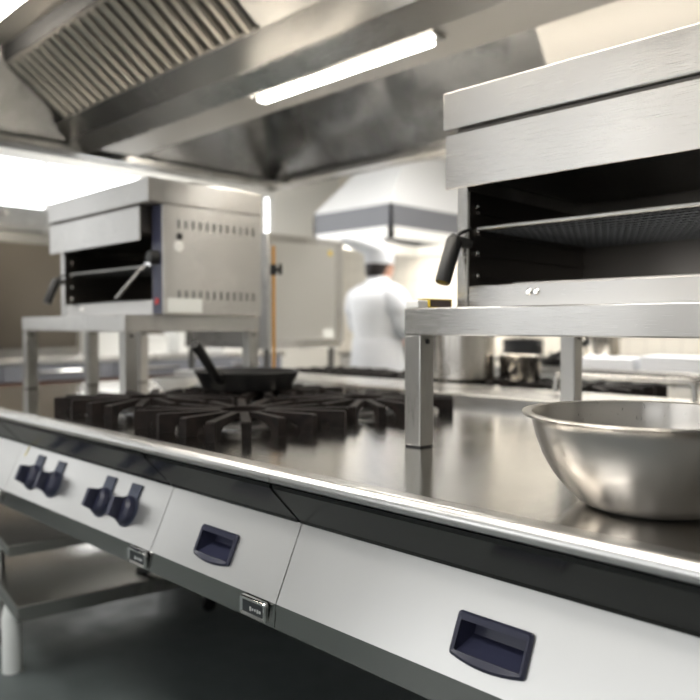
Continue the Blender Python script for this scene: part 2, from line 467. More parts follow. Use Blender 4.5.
# central service plinth and spine, rear half
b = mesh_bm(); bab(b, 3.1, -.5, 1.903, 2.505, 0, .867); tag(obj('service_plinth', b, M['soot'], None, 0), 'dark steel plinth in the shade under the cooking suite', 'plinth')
sp = thing('central_ledge', 'low polished steel ledge running along the middle of the suite', 'ledge', W(1.3, 2.06, .868))
b = mesh_bm(); prism(b, [(1.921, .868), (1.921, .928), (1.926, .934), (2.18, .940), (2.19, .935), (2.19, .868)], 3.13, -.6); obj('ledge_cover', b, M['nosing'], sp, 30)
rr = thing('rear_range', 'rear half of the cooking suite behind the polished ledge', 'range', W(1.3, 2.6, .617))
b = mesh_bm(); bab(b, 3.13, -.6, 2.1905, 3.08, .868, .9, .003, 1); obj('rear_top', b, M['top'], rr, 0)
b = mesh_bm(); bab(b, 3.12, -.59, 2.51, 3.03, .62, .8675); obj('rear_body', b, M['steel'], rr, 0)
# towel rail on the ledge
tr = thing('towel_rail', 'pale bent steel rail standing along the ledge behind the bowl', 'rail', W(.9, 2.06, .938))
b = mesh_bm(); tube(b, smooth_path([W(1.16, 2.06, .938), W(1.158, 2.06, .985), W(1.14, 2.06, 1.0), W(1.0, 2.06, 1.0), W(.82, 2.06, 1.0), W(.765, 2.06, 1.0), W(.747, 2.06, .985), W(.745, 2.06, .938)], 5), .008, 10); obj('rail_bar', b, M['lid'], tr, 60)
for a in (1.16, .745):
    b = mesh_bm(); lathe(b, [(0, 0), (.018, 0), (.018, .004), (.010, .008), (0, .008)], W(a, 2.06, .9375), 16); obj('rail_foot', b, M['steel'], tr)

# ------------------------------------------------------------------ burners and grates
def finger(bm, cx, cy, ex, ey, r0=.062):
    d = Vector((ex - cx, ey - cy, 0)); L = d.length; d.normalize(); n = Vector((-d.y, d.x, 0)) * .0105
    prof = [(L, 0), (L, .040), (L - .004, .043), (r0, .043), (r0, .030), (L - .065, .024), (L - .042, .014), (L - .036, 0)]
    A = [bm.verts.new(Vector((cx, cy, 0)) + d * p + Vector((0, 0, q)) + n) for p, q in prof]
    B = [bm.verts.new(Vector((cx, cy, 0)) + d * p + Vector((0, 0, q)) - n) for p, q in prof]
    k = len(prof)
    for i in range(k):
        j = (i + 1) % k; bm.faces.new((A[i], A[j], B[j], B[i]))
    bm.faces.new(A[::-1]); bm.faces.new(B)

def grate_mesh(w=.212, h=.209):
    b = mesh_bm()
    for o in (-.15, -.05, .05, .15):
        finger(b, 0, 0, o * 1.08, -h); finger(b, 0, 0, o * 1.08, h); finger(b, 0, 0, -w, o); finger(b, 0, 0, w, o)
    bmesh.ops.recalc_face_normals(b, faces=b.faces[:])
    lathe(b, [(.058, .029), (.070, .029), (.070, .0425), (.058, .0425), (.058, .029)], Vector((0, 0, 0)), 40)
    return b

grate0 = None; burner0 = None
def burner(a, bb, glabel, blabel, group):
    global grate0, burner0
    if grate0 is None:
        grate0 = obj('burner_grate', grate_mesh(), M['iron'], None, 30, True); g = grate0
        r = thing('gas_burner', '', 'gas burner', (0, 0, 0)); burner0 = r
        m = mesh_bm(); lathe(m, [(0, 0), (.085, 0), (.085, .003), (.05, .006), (.042, .016), (.040, .018), (0, .018)], Vector((0, 0, 0)), 40); obj('burner_base', m, M['dark_steel'], r, 30, True)
        m = mesh_bm(); lathe(m, [(0, .018), (.046, .018), (.048, .022), (.044, .026), (0, .028)], Vector((0, 0, 0)), 40); obj('burner_cap', m, M['iron'], r, 30, True)
    else:
        g = copy_tree(grate0); r = copy_tree(burner0)
    g.location = W(a, bb, .9002); r.location = W(a, bb, .9002)
    tag(g, glabel, 'grate', 'cast iron ' + group); tag(r, blabel, 'gas burner', 'gas burners under ' + group)
spots = [(1.49, 1.112, 'front right', 'nearest the right shelf leg'), (1.952, 1.112, 'front left', 'nearest the knobs'),
         (1.49, 1.545, 'rear right', 'beside the frying pan'), (1.952, 1.545, 'rear left', 'under the frying pan')]
for a, bb, pos, why in spots:
    burner(a, bb, 'black iron star grate on the %s burner, %s' % (pos, why), 'gas burner under the %s star grate of the front hob' % pos, 'star grates on the front hob')
rear_words = ['beside the saucepan', 'under the tall stockpot', 'next to the stockpot on its left', 'in front of the chef', 'behind the frying pan', 'far left']
for i, a in enumerate((1.25, 1.69, 2.13, 2.57)):
    w = rear_words[i]
    burner(a, 2.46, 'black grate on the rear hob behind the ledge, %s' % w, 'gas burner on the rear hob, %s' % w, 'grates on the rear hob')

# ------------------------------------------------------------------ salamander shelves
def shelf(aL, aR, b0, b1, label, bolts=True, extra=()):
    t = thing('salamander_shelf', label, 'shelf', W((aL + aR) / 2, (b0 + b1) / 2, .9), 'steel stands carrying the salamander grills')
    b = mesh_bm(); bab(b, aL, aR, b0, b1, 1.131, 1.187, .003); obj('shelf_top', b, M['steel'], t, 30)
    s = .044
    for a, q in [(aL - s, b0 + .001), (aL - s, b1 - s - .001), (aR, b0 + .001), (aR, b1 - s - .001)] + list(extra):
        if True:
            b = mesh_bm(); bab(b, a + .0005, a + s - .0005, q, q + s, .903, 1.1312, .003); l = obj('leg', b, M['tube'], t, 30)
            b = mesh_bm(); bab(b, a + .002, a + s - .002, q + .002, q + s - .002, .9002, .904); obj('leg_cap', b, M['black'], l, 0)
            if bolts:
                b = mesh_bm(); lathe(b, [(0, 0), (.005, 0), (.005, .003), (0, .004)], None, 12, Matrix.Translation(W(a, q + s / 2, 1.118)) @ Matrix.Rotation(PI / 2, 4, 'Y')); obj('leg_bolt', b, M['gap'], l)
    return t
shelf(1.002, .165, 1.160, 1.845, 'steel shelf on square legs beside the bowl, under the right salamander')
shelf(3.02, 2.18, 1.160, 1.70, 'steel shelf on square legs left of the hob, under the left salamander', True, [(2.976, 1.42)])

# ------------------------------------------------------------------ salamander grills
def salamander(aL, aR, b0, b1, z0, label, near):
    t = thing('salamander_grill', label, 'salamander grill', W((aL + aR) / 2, (b0 + b1) / 2, z0), 'salamander grills')
    zt = z0 + .445; zl = z0 + .366; zp = z0 + .246; zb = z0 + .048; th = .028
    ac = aR + .075                                            # the control column takes the right-hand end
    b = mesh_bm(); bab(b, aL, aL - th, b0, b1, z0, zl - .002, .002, 1); obj('side_wall', b, M['lid'], t, 30)
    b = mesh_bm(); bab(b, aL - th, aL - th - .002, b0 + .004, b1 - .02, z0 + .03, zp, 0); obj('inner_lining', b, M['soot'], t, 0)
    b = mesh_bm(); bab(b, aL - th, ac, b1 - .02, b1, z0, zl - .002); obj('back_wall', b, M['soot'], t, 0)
    b = mesh_bm(); bab(b, aR, aR + .004, b0 + .001, b1, z0, zl - .002, .0015, 1); sd = obj('side_panel', b, M['lid'], t, 30)
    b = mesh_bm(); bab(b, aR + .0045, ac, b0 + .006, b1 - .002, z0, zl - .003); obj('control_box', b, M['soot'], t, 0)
    b = mesh_bm(); bab(b, aR + .0045, aR + .064, b0, b0 + .006, z0 + .004, zl - .004, .001, 1); cp = obj('control_column', b, M['navy'], t, 30); cp['label'] = 'navy control strip'
    am = aR + .034
    b = mesh_bm(); lathe(b, [(0, 0), (.024, 0), (.024, .012), (.019, .030), (0, .032)], None, 24, Matrix.Translation(W(am, b0, z0 + .19)) @ Matrix.Rotation(PI / 2, 4, 'X')); obj('control_knob', b, M['black'], cp)
    b = mesh_bm(); bab(b, am - .009, am + .009, b0 - .004, b0, z0 + .035, z0 + .055, .001, 1); obj('indicator_lamp', b, M['red'], cp)
    # vent slots, lock and rating plate of the end panel
    n = 12
    for i in range(n):
        q = b0 + .062 + (b1 - b0 - .10) * i / (n - 1)
        for z in (z0 + .302, z0 + .068):
            b = mesh_bm(); bab(b, aR - .0008, aR + .001, q - .0045, q + .0045, z - .014, z + .014); obj('vent_slot', b, M['dark_steel'], sd, 0)
    b = mesh_bm(); lathe(b, [(0, 0), (.012, 0), (.010, .004), (0, .005)], None, 16, Matrix.Translation(W(aR, b0 + .065, z0 + .262)) @ Matrix.Rotation(PI / 2, 4, 'Y')); obj('screw_cap', b, M['black'], sd)
    b = mesh_bm(); lathe(b, [(0, 0), (.019, 0), (.018, .002), (0, .003)], None, 24, Matrix.Translation(W(aR, b0 + .062, z0 + .229)) @ Matrix.Rotation(PI / 2, 4, 'Y')); obj('round_sticker', b, M['white'], sd)
    b = mesh_bm(); bab(b, aR - .0012, aR, b0 + .018, b0 + .152, z0 + .008, z0 + .056, .0005, 1); obj('rating_plate', b, M['label'], sd, 0)
    # base rail with two bolts, tray
    b = mesh_bm(); bab(b, aL - th - .0005, ac + .0005, b0 + .003, b0 + .030, z0, zb, .002, 1); br = obj('base_rail', b, M['lid'], t, 30)
    for k in (0, 1):
        b = mesh_bm(); lathe(b, [(0, 0), (.007, 0), (.007, .003), (.004, .006), (0, .006)], None, 12, Matrix.Translation(W(aL - .175 - k * .017, b0 + .0032, z0 + .03)) @ Matrix.Rotation(PI / 2, 4, 'X')); obj('bolt', b, M['chrome'], br)
    b = mesh_bm(); bab(b, aL - .10, ac + .03, b0 + .06, b1 - .03, z0 + .004, z0 + .055, .002, 1); obj('drip_tray', b, M['steel'], t, 30)
    # the heating head: lid over a front panel
    b = mesh_bm(); bab(b, aL, aR, b0 - .05, b1, zl, zt, .003); obj('lid', b, M['lid'], t, 30)
    b = mesh_bm(); bab(b, aL - .004, aR + .068, b0 - .046, b0 - .04, zp, zl - .008, .0015, 1); obj('head_panel', b, M['lid'], t, 30)
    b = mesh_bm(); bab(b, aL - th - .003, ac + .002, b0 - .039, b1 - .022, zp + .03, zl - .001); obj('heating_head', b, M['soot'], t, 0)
    # rack
    zr = z0 + .168; x0, x1 = aL - th - .012, ac + .012
    b = mesh_bm(); bab(b, x0, x1, b0 + .015, b0 + .027, zr - .004, zr + .004, .002, 1); rk = obj('rack', b, M['tube'], t, 30)
    b = mesh_bm(); nn = 40
    for i in range(nn + 1):
        a = x0 + (x1 - x0) * i / nn; bab(b, a - .002, a + .002, b0 + .02, b1 - .03, zr - .002, zr + .002)
    for i in range(1, 15):
        q = b0 + .02 + (b1 - b0 - .05) * i / 14; bab(b, x0, x1, q - .0025, q + .0025, zr - .004, zr - .001)
    obj('rack_grid', b, M['dark_steel'], rk, 0)
    b = mesh_bm()
    for z in (zr + .045, zr, zr - .045, zr - .09): bab(b, aL - th - .002, aL - th - .010, b0 + .03, b1 - .03, z - .012, z - .006)
    obj('rack_guides', b, M['soot'], t, 0)
    for z in (zr + .05, zr - .002, zr - .05, zr - .098):
        b = mesh_bm(); lathe(b, [(0, 0), (.006, 0), (.006, .004), (.003, .007), (0, .007)], None, 12, Matrix.Translation(W(aL - th - .002, b0 + .03, z)) @ Matrix.Rotation(PI / 2, 4, 'Y')); obj('guide_bolt', b, M['chrome'], t)
    # lifting handle: bracket on the left cheek and a drooping black grip
    hz = z0 + .140
    b = mesh_bm(); tube(b, smooth_path([W(aL - .03, b0 + .01, zr), W(aL - .018, b0 - .012, zr - .01), W(aL - .008, b0 - .02, hz + .002)], 5), .004, 8)
    tube(b, [W(aL - .03, b0 + .01, hz - .004), W(aL - .015, b0 - .015, hz), W(aL - .010, b0 - .032, hz + .004)], [.010, .013, .013], 14)
    hb = obj('handle_bracket', b, M['black'], t, 50)
    s = W(aL - .013, b0 - .024, hz + .006); e = W(aL - .010, b0 - .062, hz - .088)
    d = e - s
    b = mesh_bm(); tube(b, [s - d * .06, s, s + d * .05, s + d * .95, s + d, s + d * 1.01], [.008, .0155, .017, .0165, .015, .006], 18); obj('handle_grip', b, M['black'], hb, 50)
    # right-hand lever
    b = mesh_bm(); tube(b, [W(ac + .01, b0 - .002, zr), W(ac + .018, b0 - .03, zr - .02), W(ac + .05, b0 - .10, zr - .115)], .006, 10); lv = obj('lever', b, M['dark_steel'], t, 50)
    b = mesh_bm(); bab(b, ac - .012, ac + .03, b0 - .008, b0 + .016, zr - .008, zr + .010, .003); obj('lever_clip', b, M['chrome'], lv)
    return t
salamander(.957, .175, 1.28, 1.80, 1.1872, 'large steel salamander grill above the bowl, cut by the right photo edge', True)
salamander(2.925, 2.15, 1.28, 1.69, 1.1872, 'steel salamander grill with a slotted end panel, left of the hob', False)
t = thing('baking_tray', 'shallow upturned steel tray lying on the left salamander', 'tray', W(2.4, 1.5, 1.6325))
b = mesh_bm(); bab(b, 2.55, 2.2, 1.42, 1.64, 1.6325, 1.648, .006); obj('tray_body', b, M['lid'], t, 30)
b = mesh_bm(); tube(b, [W(2.3, 1.64, 1.642), W(2.3, 1.66, 1.646), W(2.24, 1.66, 1.646), W(2.24, 1.64, 1.642)], .004, 8); obj('tray_handle', b, M['chrome'], t)

mb = thing('matchbox', 'little brown box with yellow edges on the shelf below the black grip', 'box', W(.985, 1.24, 1.1872))
b = mesh_bm(); bab(b, .995, .965, 1.20, 1.272, 1.1874, 1.205, .001, 1); obj('sleeve', b, M['box'], mb, 0)
b = mesh_bm()
for z in (1.1873, 1.2045): bab(b, .9955, .9645, 1.198, 1.274, z, z + .0022)
for q in (1.198, 1.272): bab(b, .9954, .9646, q, q + .002, 1.1875, 1.2063)
obj('edging', b, M['yellow'], mb, 0)
b = mesh_bm(); bab(b, 1.0, .966, 1.163, 1.195, 1.1873, 1.203, .002, 1); tag(obj('paper_pad', b, M['white'], None, 0), 'small white pad at the left end of the right shelf, beside the brown box', 'pad')

# ------------------------------------------------------------------ bowl
b = mesh_bm()
outer = [(0, .0), (.074, 0), (.086, .0012), (.098, .007), (.1125, .020), (.1315, .043), (.1465, .069), (.1555, .0935), (.160, .112), (.1615, .1215)]
rim = [(.167, .1245), (.1735, .1245), (.1755, .1268), (.1745, .1290), (.170, .1297), (.1615, .1285)]
inner = [(.1595, .1215), (.1578, .112), (.1532, .0935), (.144, .069), (.129, .043), (.1105, .0215), (.096, .010), (.078, .0045), (0, .004)]
lathe(b, outer + rim + inner, W(.426, 1.018, .9002), 128)
tag(obj('mixing_bowl', b, M['bowl'], None, 60), 'wide empty stainless mixing bowl standing on the worktop at right', 'bowl')

# ------------------------------------------------------------------ frying pan on the hob
fp = thing('frying_pan', 'black iron frying pan on the rear left star grate, handle pointing up', 'frying pan', W(1.96, 1.48, .944))
b = mesh_bm(); lathe(b, [(0, .0), (.135, 0), (.145, .004), (.172, .056), (.175, .058), (.172, .060), (.168, .058), (.140, .008), (.130, .004), (0, .004)], W(1.96, 1.48, .944), 56); obj('pan_body', b, M['pan'], fp, 50)
b = mesh_bm()
h = smooth_path([W(1.90, 1.335, .975), W(1.89, 1.315, .985), W(1.865, 1.27, 1.025), W(1.842, 1.225, 1.068), W(1.825, 1.19, 1.098)], 5)
tube(b, h, [.011 if i < 5 else .015 for i in range(len(h))], 10); obj('pan_handle', b, M['pan'], fp, 50)
b = mesh_bm(); lathe(b, [(0, 0), (.045, 0), (.09, .05), (.093, .055), (.089, .054), (.045, .005), (0, .005)], W(2.42, 1.50, .9002), 40); tag(obj('serving_bowl', b, M['ceramic'], None, 50), 'pale shallow bowl under the left shelf, beside the frying pan', 'bowl')

# ------------------------------------------------------------------ pots on the rear hob
ZG = .9435
sp_ = thing('stockpot', 'tall steel stockpot behind the right shelf leg', 'stockpot', W(1.74, 2.36, ZG))
b = mesh_bm(); lathe(b, [(0, 0), (.125, 0), (.130, .004), (.130, .215), (.134, .218), (.130, .221), (.126, .218), (.126, .008), (0, .006)], W(1.74, 2.36, ZG), 56); obj('pot_body', b, M['pot'], sp_, 50)
for s in (-1, 1):
    b = mesh_bm(); tube(b, smooth_path([W(1.74 + s * .128, 2.33, ZG + .17), W(1.74 + s * .17, 2.335, ZG + .175), W(1.74 + s * .17, 2.385, ZG + .175), W(1.74 + s * .128, 2.39, ZG + .17)], 5), .006, 10); obj('pot_handle', b, M['chrome'], sp_)
sa = thing('saucepan', 'small steel saucepan with a black handle, right of the tall stockpot', 'saucepan', W(1.545, 2.47, ZG))
b = mesh_bm(); lathe(b, [(0, 0), (.074, 0), (.078, .004), (.078, .092), (.081, .095), (.078, .097), (.075, .094), (.075, .006), (0, .005)], W(1.545, 2.47, ZG), 48); obj('pan_body', b, M['pot'], sa, 50)
b = mesh_bm(); h = smooth_path([W(1.47, 2.48, ZG + .075), W(1.42, 2.49, ZG + .09), W(1.34, 2.50, ZG + .125), W(1.28, 2.505, ZG + .150)], 5); tube(b, h, [.006] * 5 + [.011] * (len(h) - 5), 10); obj('pan_handle', b, M['black'], sa, 50)

# gas pipe at the corner of the left salamander
gp = thing('gas_pipe', 'thin copper gas pipe standing behind the left salamander', 'pipe', W(2.16, 1.755, .9))
b = mesh_bm(); tube(b, [W(2.16, 1.755, .9), W(2.16, 1.755, 1.45)], .007, 10); obj('pipe', b, M['copper'], gp, 50)
b = mesh_bm(); lathe(b, [(0, -.02), (.013, -.02), (.013, .02), (0, .02)], W(2.16, 1.755, 1.36), 12); tube(b, [W(2.155, 1.755, 1.36), W(2.12, 1.755, 1.36)], .006, 8); tube(b, [W(2.12, 1.755, 1.34), W(2.12, 1.755, 1.38)], .007, 8); obj('valve', b, M['black'], gp, 50)

# rear salamander seen from its plain end
def rear_salamander():
    t = thing('salamander_grill', 'plain grey salamander grill on thin legs, beside the chef', 'salamander grill', W(3.3, 2.64, .9), 'salamander grills')
    aR, aL, b0, b1, z0, z1 = 2.95, 3.1, 2.36, 2.90, 1.06, 1.625
    b = mesh_bm(); bab(b, 3.72, aR, b0, b1, z0, z1, .004); obj('body', b, M['lid'], t, 30)
    b = mesh_bm(); bab(b, aR, aR - .003, b0 + .02, b1 - .07, z0 + .02, z1 - .04, .001, 1); e = obj('end_panel', b, M['panel'], t, 0)
    b = mesh_bm(); bab(b, aR - .003, aR - .0045, b1 - .12, b1 - .095, z1 - .09, z1 - .065); obj('yellow_sticker', b, M['yellow'], e, 0)
    b = mesh_bm(); bab(b, aR - .003, aR - .0045, b1 - .16, b1 - .085, z0 + .03, z0 + .075); obj('rating_plate', b, M['label'], e, 0)
    b = mesh_bm(); bab(b, 3.74, aR + .01, b0 + .01, b1 - .01, z0 - .03, z0 + .001, .002, 1); obj('stand_top', b, M['steel'], t)
    for a in (3.70, aR + .05):
        for q in (b0 + .03, b1 - .05):
            b = mesh_bm(); bab(b, a - .012, a + .012, q - .012, q + .012, .9002, z0 - .029); obj('leg', b, M['dark_steel'], t)
rear_salamander()

# ------------------------------------------------------------------ big extraction hood
HZ, HE, HR = 2.08, 3.95, -1.2
BN, BFAR = .55, 3.20
HT = 2.50
hood = thing('extraction_hood', 'huge steel extraction hood with slatted filters hanging over the suite', 'extraction hood', W(1.4, 1.9, HZ))
def hp(name, bm, mat, sm=0): return obj(name, bm, mat, hood, sm)
HET, BFT = 3.72, 2.93
def sheet(bm, quad, th):
    V = [Vector(q) for q in quad]; n = (V[1] - V[0]).cross(V[3] - V[0]).normalized() * th
    A = [bm.verts.new(v) for v in V]; B = [bm.verts.new(v + n) for v in V]
    bm.faces.new(A); bm.faces.new(B[::-1])
    for i in range(4): j = (i + 1) % 4; bm.faces.new((A[i], B[i], B[j], A[j]))
    bmesh.ops.recalc_face_normals(bm, faces=bm.faces[:])
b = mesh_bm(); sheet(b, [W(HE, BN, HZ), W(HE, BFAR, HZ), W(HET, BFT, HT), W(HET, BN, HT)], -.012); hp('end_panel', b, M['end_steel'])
b = mesh_bm(); bab(b, HR, HR - .02, BN, BFAR, HZ, HT, 0); hp('end_panel', b, M['hood_end'])
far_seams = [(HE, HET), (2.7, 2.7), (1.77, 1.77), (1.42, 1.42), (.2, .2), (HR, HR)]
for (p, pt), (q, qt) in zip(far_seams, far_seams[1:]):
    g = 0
    b = mesh_bm(); sheet(b, [W(p, BFAR, HZ), W(q + g, BFAR, HZ), W(qt + g, BFT, HT), W(pt, BFT, HT)], -.012); hp('far_panel', b, M['hood_end'] if q > 1.5 else M['cream'])  # right-hand sheets take a pale colour in place of a bright reflection
b = mesh_bm(); strip(b, [(BN, HZ), (BN, HT)], HE, HR, -.015); hp('near_panel', b, M['hood'])
b = mesh_bm(); bab(b, HET, HR, BN, BFT, HT, HT + .015); hp('soffit', b, M['hood_rough'])
# gutter rim round the lower edge
def gut(bm, s, flip, lo, hi):
    pts = [(s, HZ), (s + flip * .07, HZ), (s + flip * .07, HZ + .035), (s + flip * .062, HZ + .035), (s + flip * .062, HZ + .008), (s, HZ + .008)]
    prism(bm, pts, lo, hi)
b = mesh_bm(); gut(b, BFAR, -1, HE, HR); bab(b, HE, HE - .07, BN, BFAR, HZ, HZ + .008); bab(b, HE - .062, HE - .07, BN, BFAR, HZ, HZ + .035); gut(b, BN, 1, HE, HR); hp('gutter_rim', b, M['nosing'])
b = mesh_bm(); strip(b, [(BFAR + .001, HZ - .005), (BFAR + .03, HZ - .005), (BFAR + .03, HZ + .06)], HE + .03, HR, .004); bab(b, HE + .05, HE + .021, BN, BFAR + .03, HZ - .005, HZ + .06); hp('outer_lip', b, M['steel'])
# the central filter housing: V-shaped
b = mesh_bm(); strip(b, [(1.665, 2.215), (1.745, 2.135)], 3.86, HR, .004); hp('grease_channel', b, M['hood'])
b = mesh_bm(); strip(b, [(1.745, 2.135), (1.755, 2.128), (1.84, 2.082)], 3.90, HR, .004); hp('housing_lower_band', b, M['nosing'])
b = mesh_bm(); strip(b, [(1.84, 2.082), (2.06, 2.082), (2.155, 2.135), (2.235, 2.215), (2.51, 2.42), (2.52, HT)], 3.72, HR, .004); hp('housing_far_side', b, M['hood_rough'])
b = mesh_bm(); strip(b, [(1.36, 2.499), (1.375, 2.43)], 3.74, HR, .004); hp('filter_top_rail', b, M['gap'])
# slope carries the filters from a = 3.72 to 2.12, blank panels either side
S0, S1 = (1.378, 2.428), (1.664, 2.216)
for p, q in ((3.76, 3.72), (2.12, 1.72), (1.715, .9), (.895, HR)):
    b = mesh_bm(); strip(b, [S0, S1], p, q, .004); hp('blank_panel', b, M['hood'])
sl = Vector((S1[0] - S0[0], S1[1] - S0[1])); nrm = Vector((sl.y, -sl.x)).normalized()   # outward: down and to the front
for fi, (p, q) in enumerate(((3.715, 3.185), (3.18, 2.655), (2.65, 2.125))):
    b = mesh_bm()
    n = 7; pitch = (p - q) / n
    prism_pts = []
    for i in range(n):
        c = p - pitch * (i + .5); w = pitch * .30
        for (u0, u1, d0, d1) in ((-w, w, .004, .024),):
            quad = []
            for s, dz in ((.03, .0), (.97, .0)):
                base = Vector(S0) + sl * s
                ring = []
                for k in range(7):
                    th = PI * k / 6
                    off = base - nrm * -(.006 + .020 * math.sin(th))
                    ring.append(b.verts.new(W(c + math.cos(th) * w, off.x, off.y)))
                quad.append(ring)
            for k in range(6): b.faces.new((quad[0][k], quad[0][k + 1], quad[1][k + 1], quad[1][k]))
            b.faces.new(quad[0]); b.faces.new(quad[1][::-1])
    bmesh.ops.recalc_face_normals(b, faces=b.faces[:])
    f = hp('baffle_filter', b, M['filter'], 50)
    b = mesh_bm(); strip(b, [S0, S1], p, q, .004); obj('filter_backing', b, M['dark_steel'], f, 0)
    for s in (.0, .965):
        b = mesh_bm(); A = Vector(S0) + sl * s; B = Vector(S0) + sl * (s + .035)
        strip(b, [tuple(A + nrm * .012), tuple(B + nrm * .012)], p, q, .01)
        obj('filter_frame', b, M['hood_rough'], f, 0)
# lamps in the hood, some added out of view for their light
def hood_lamp(a0, a1, bb, z, mat, w=.032):
    f = mesh_bm(); bab(f, a0 + .03, a1 - .03, bb - w - .012, bb + w + .012, z - .012, z); h = hp('light_fitting', f, M['hood'])
    d = mesh_bm(); bab(d, a0, a1, bb - w, bb + w, z - .030, z - .0125, .008, 3); obj('diffuser', d, mat, h, 50)
hood_lamp(2.38, 1.505, 1.875, 2.0815, M['lamp'], .022)
hood_lamp(3.66, 3.02, 1.165, 2.499, M['lamp_warm'], .05)
hood_lamp(2.9, 1.75, .80, 2.499, M['lamp_warm'], .05)  # added out of view to keep light on the nosing
hood_lamp(1.65, .1, .80, 2.499, M['lamp_warm'], .05)  # also added out of view, for the right part of the nosing
hood_lamp(2.9, .3, 2.70, 2.499, M['lamp_warm'], .04)  # hidden lamp, added and lengthened to brighten the far panel
for a in (3.4, -.6):
    for q in (.75, 2.8):
        b = mesh_bm(); tube(b, [W(a, q, HT), W(a, q, CZ)], .008, 8); hp('hanger_rod', b, M['steel'])
b = mesh_bm(); bab(b, 2.2, 1.0, 1.6, 2.3, HT + .016, CZ, 0); hp('duct', b, M['hood'])

# ------------------------------------------------------------------ far hood, far range, shelf
fh = thing('extraction_hood', 'smaller grey box hood with a lit underside above the chef', 'extraction hood', W(4.7, 5.4, 2.0))
A0, A1, B0, B1 = 4.18, 5.15, 4.67, 6.195
def fring(z0, z1, th=.02):
    b = mesh_bm()
    bab(b, A0, A1, B0, B0 + th, z0, z1); bab(b, A0, A0 + th, B0, B1, z0, z1); bab(b, A1 - th, A1, B0, B1, z0, z1); bab(b, A0, A1, B1 - th, B1, z0, z1)
    return b
obj('band', fring(2.0, 2.19), M['band'], fh, 0)
obj('lower_rim', fring(1.90, 2.001, .04), M['white'], fh, 0)
b = mesh_bm()
lo = [W(A0, B0, 2.19), W(A1, B0, 2.19), W(A1, B1, 2.19), W(A0, B1, 2.19)]; hi = [W(A0 + .25, B0 + .5, 2.75), W(A1 - .25, B0 + .5, 2.75), W(A1 - .25, B1, 2.75), W(A0 + .25, B1, 2.75)]
L = [b.verts.new(v) for v in lo]; H = [b.verts.new(v) for v in hi]
for i in range(4): b.faces.new((L[i], L[(i + 1) % 4], H[(i + 1) % 4], H[i]))
b.faces.new(H); b.faces.new(L[::-1]); bmesh.ops.recalc_face_normals(b, faces=b.faces[:]); obj('cowl', b, M['cowl'], fh, 0)
b = mesh_bm(); bab(b, A0 + .3, A1 - .3, 5.3, B1, 2.75, CZ); obj('duct', b, M['white'], fh, 0)
b = mesh_bm(); bab(b, A0 + .06, A1 - .06, 5.0, 5.35, 2.12, 2.185); obj('lamp', b, M['lamp_warm'], fh, 0)

fr = thing('far_range', 'steel cooking range along the far tiled wall, in front of the chef', 'range', W(3.6, 5.5, 0))
b = mesh_bm(); bab(b, 5.4, 1.2, 5.25, 6.14, .12, .87); obj('body', b, M['steel'], fr, 0)
b = mesh_bm(); bab(b, 5.42, 1.18, 5.22, 6.14, .87, .90, .004); obj('range_top', b, M['top'], fr, 30)
for i, a in enumerate((5.3, 4.2, 2.6, 1.3)):
    for q in (5.32, 6.05):
        b = mesh_bm(); tube(b, [W(a, q, 0), W(a, q, .121)], .025, 12); obj('foot', b, M['dark_steel'], fr)
for i in range(5):
    a0 = 5.4 - i * .84; b = mesh_bm(); bab(b, a0 - .01, a0 - .83, 5.235, 5.249, .16, .84, .004, 1); d = obj('door', b, M['panel'], fr, 30)
    b = mesh_bm(); tube(b, [W(a0 - .1, 5.215, .78), W(a0 - .74, 5.215, .78)], .009, 8); bab(b, a0 - .12, a0 - .14, 5.215, 5.236, .772, .788); bab(b, a0 - .7, a0 - .72, 5.215, 5.236, .772, .788); obj('handle', b, M['chrome'], d)
ws = thing('wall_shelf', 'steel shelf on the far tiled wall behind the chef', 'shelf', W(3.0, 6.05, 1.42))
b = mesh_bm(); bab(b, 4.0, 1.8, 5.90, 6.199, 1.42, 1.445); obj('board', b, M['steel'], ws, 0)
for a in (3.9, 2.9, 1.9):
    b = mesh_bm(); prism(b, [(6.199, 1.42), (5.95, 1.42), (6.199, 1.25)], a, a - .02); obj('bracket', b, M['dark_steel'], ws, 0)

def pot(a, bb, z, r, h, mat, label, cat='pot', lid=True, group=None):
    t = thing('cooking_pot', label, cat, W(a, bb, z), group)
    b = mesh_bm(); lathe(b, [(0, 0), (r * .96, 0), (r, .005), (r, h), (r * 1.03, h + .003), (r, h + .006), (r - .004, h), (r - .004, .008), (0, .008)], W(a, bb, z), 32); obj('pot_body', b, mat, t, 50)
    for s in (-1, 1):
        b = mesh_bm(); tube(b, [W(a + s * (r - .002), bb - .03, z + h * .8), W(a + s * (r + .03), bb - .025, z + h * .82), W(a + s * (r + .03), bb + .025, z + h * .82), W(a + s * (r - .002), bb + .03, z + h * .8)], .006, 8); obj('pot_handle', b, M['dark_steel'], t, 50)
    if lid:
        b = mesh_bm(); lathe(b, [(0, h + .03), (.012, h + .03), (.012, h + .022), (r * .5, h + .018), (r * 1.01, h + .007), (0, h + .007)], W(a, bb, z), 32); obj('pot_lid', b, mat, t, 50)
    return t
G = 'steel pots stored on the wall shelf'
pot(3.72, 6.05, 1.4455, .09, .12, M['pot'], 'steel pot at the left end of the wall shelf, right beside the chef', group=G)
pot(3.45, 6.05, 1.4455, .11, .16, M['pot'], 'taller lidded steel pot second along the wall shelf from the chef', group=G)
pot(3.15, 6.05, 1.4455, .10, .09, M['dark_steel'], 'low dark pot in the middle of the wall shelf', group=G)
pot(2.82, 6.05, 1.4455, .12, .14, M['pot'], 'wide steel pot at the right of the wall shelf', group=G)
pot(3.44, 5.55, .9005, .17, .13, M['pan'], 'wide black pot on the far range, seen under the right shelf', group='pots on the far range')
pot(2.75, 5.6, .9005, .14, .2, M['pot'], 'tall steel pot on the far range, right of the black pot', group='pots on the far range')
pot(4.75, 5.6, .9005, .15, .13, M['pan'], 'black pot on the far range, left of the chef', group='pots on the far range')

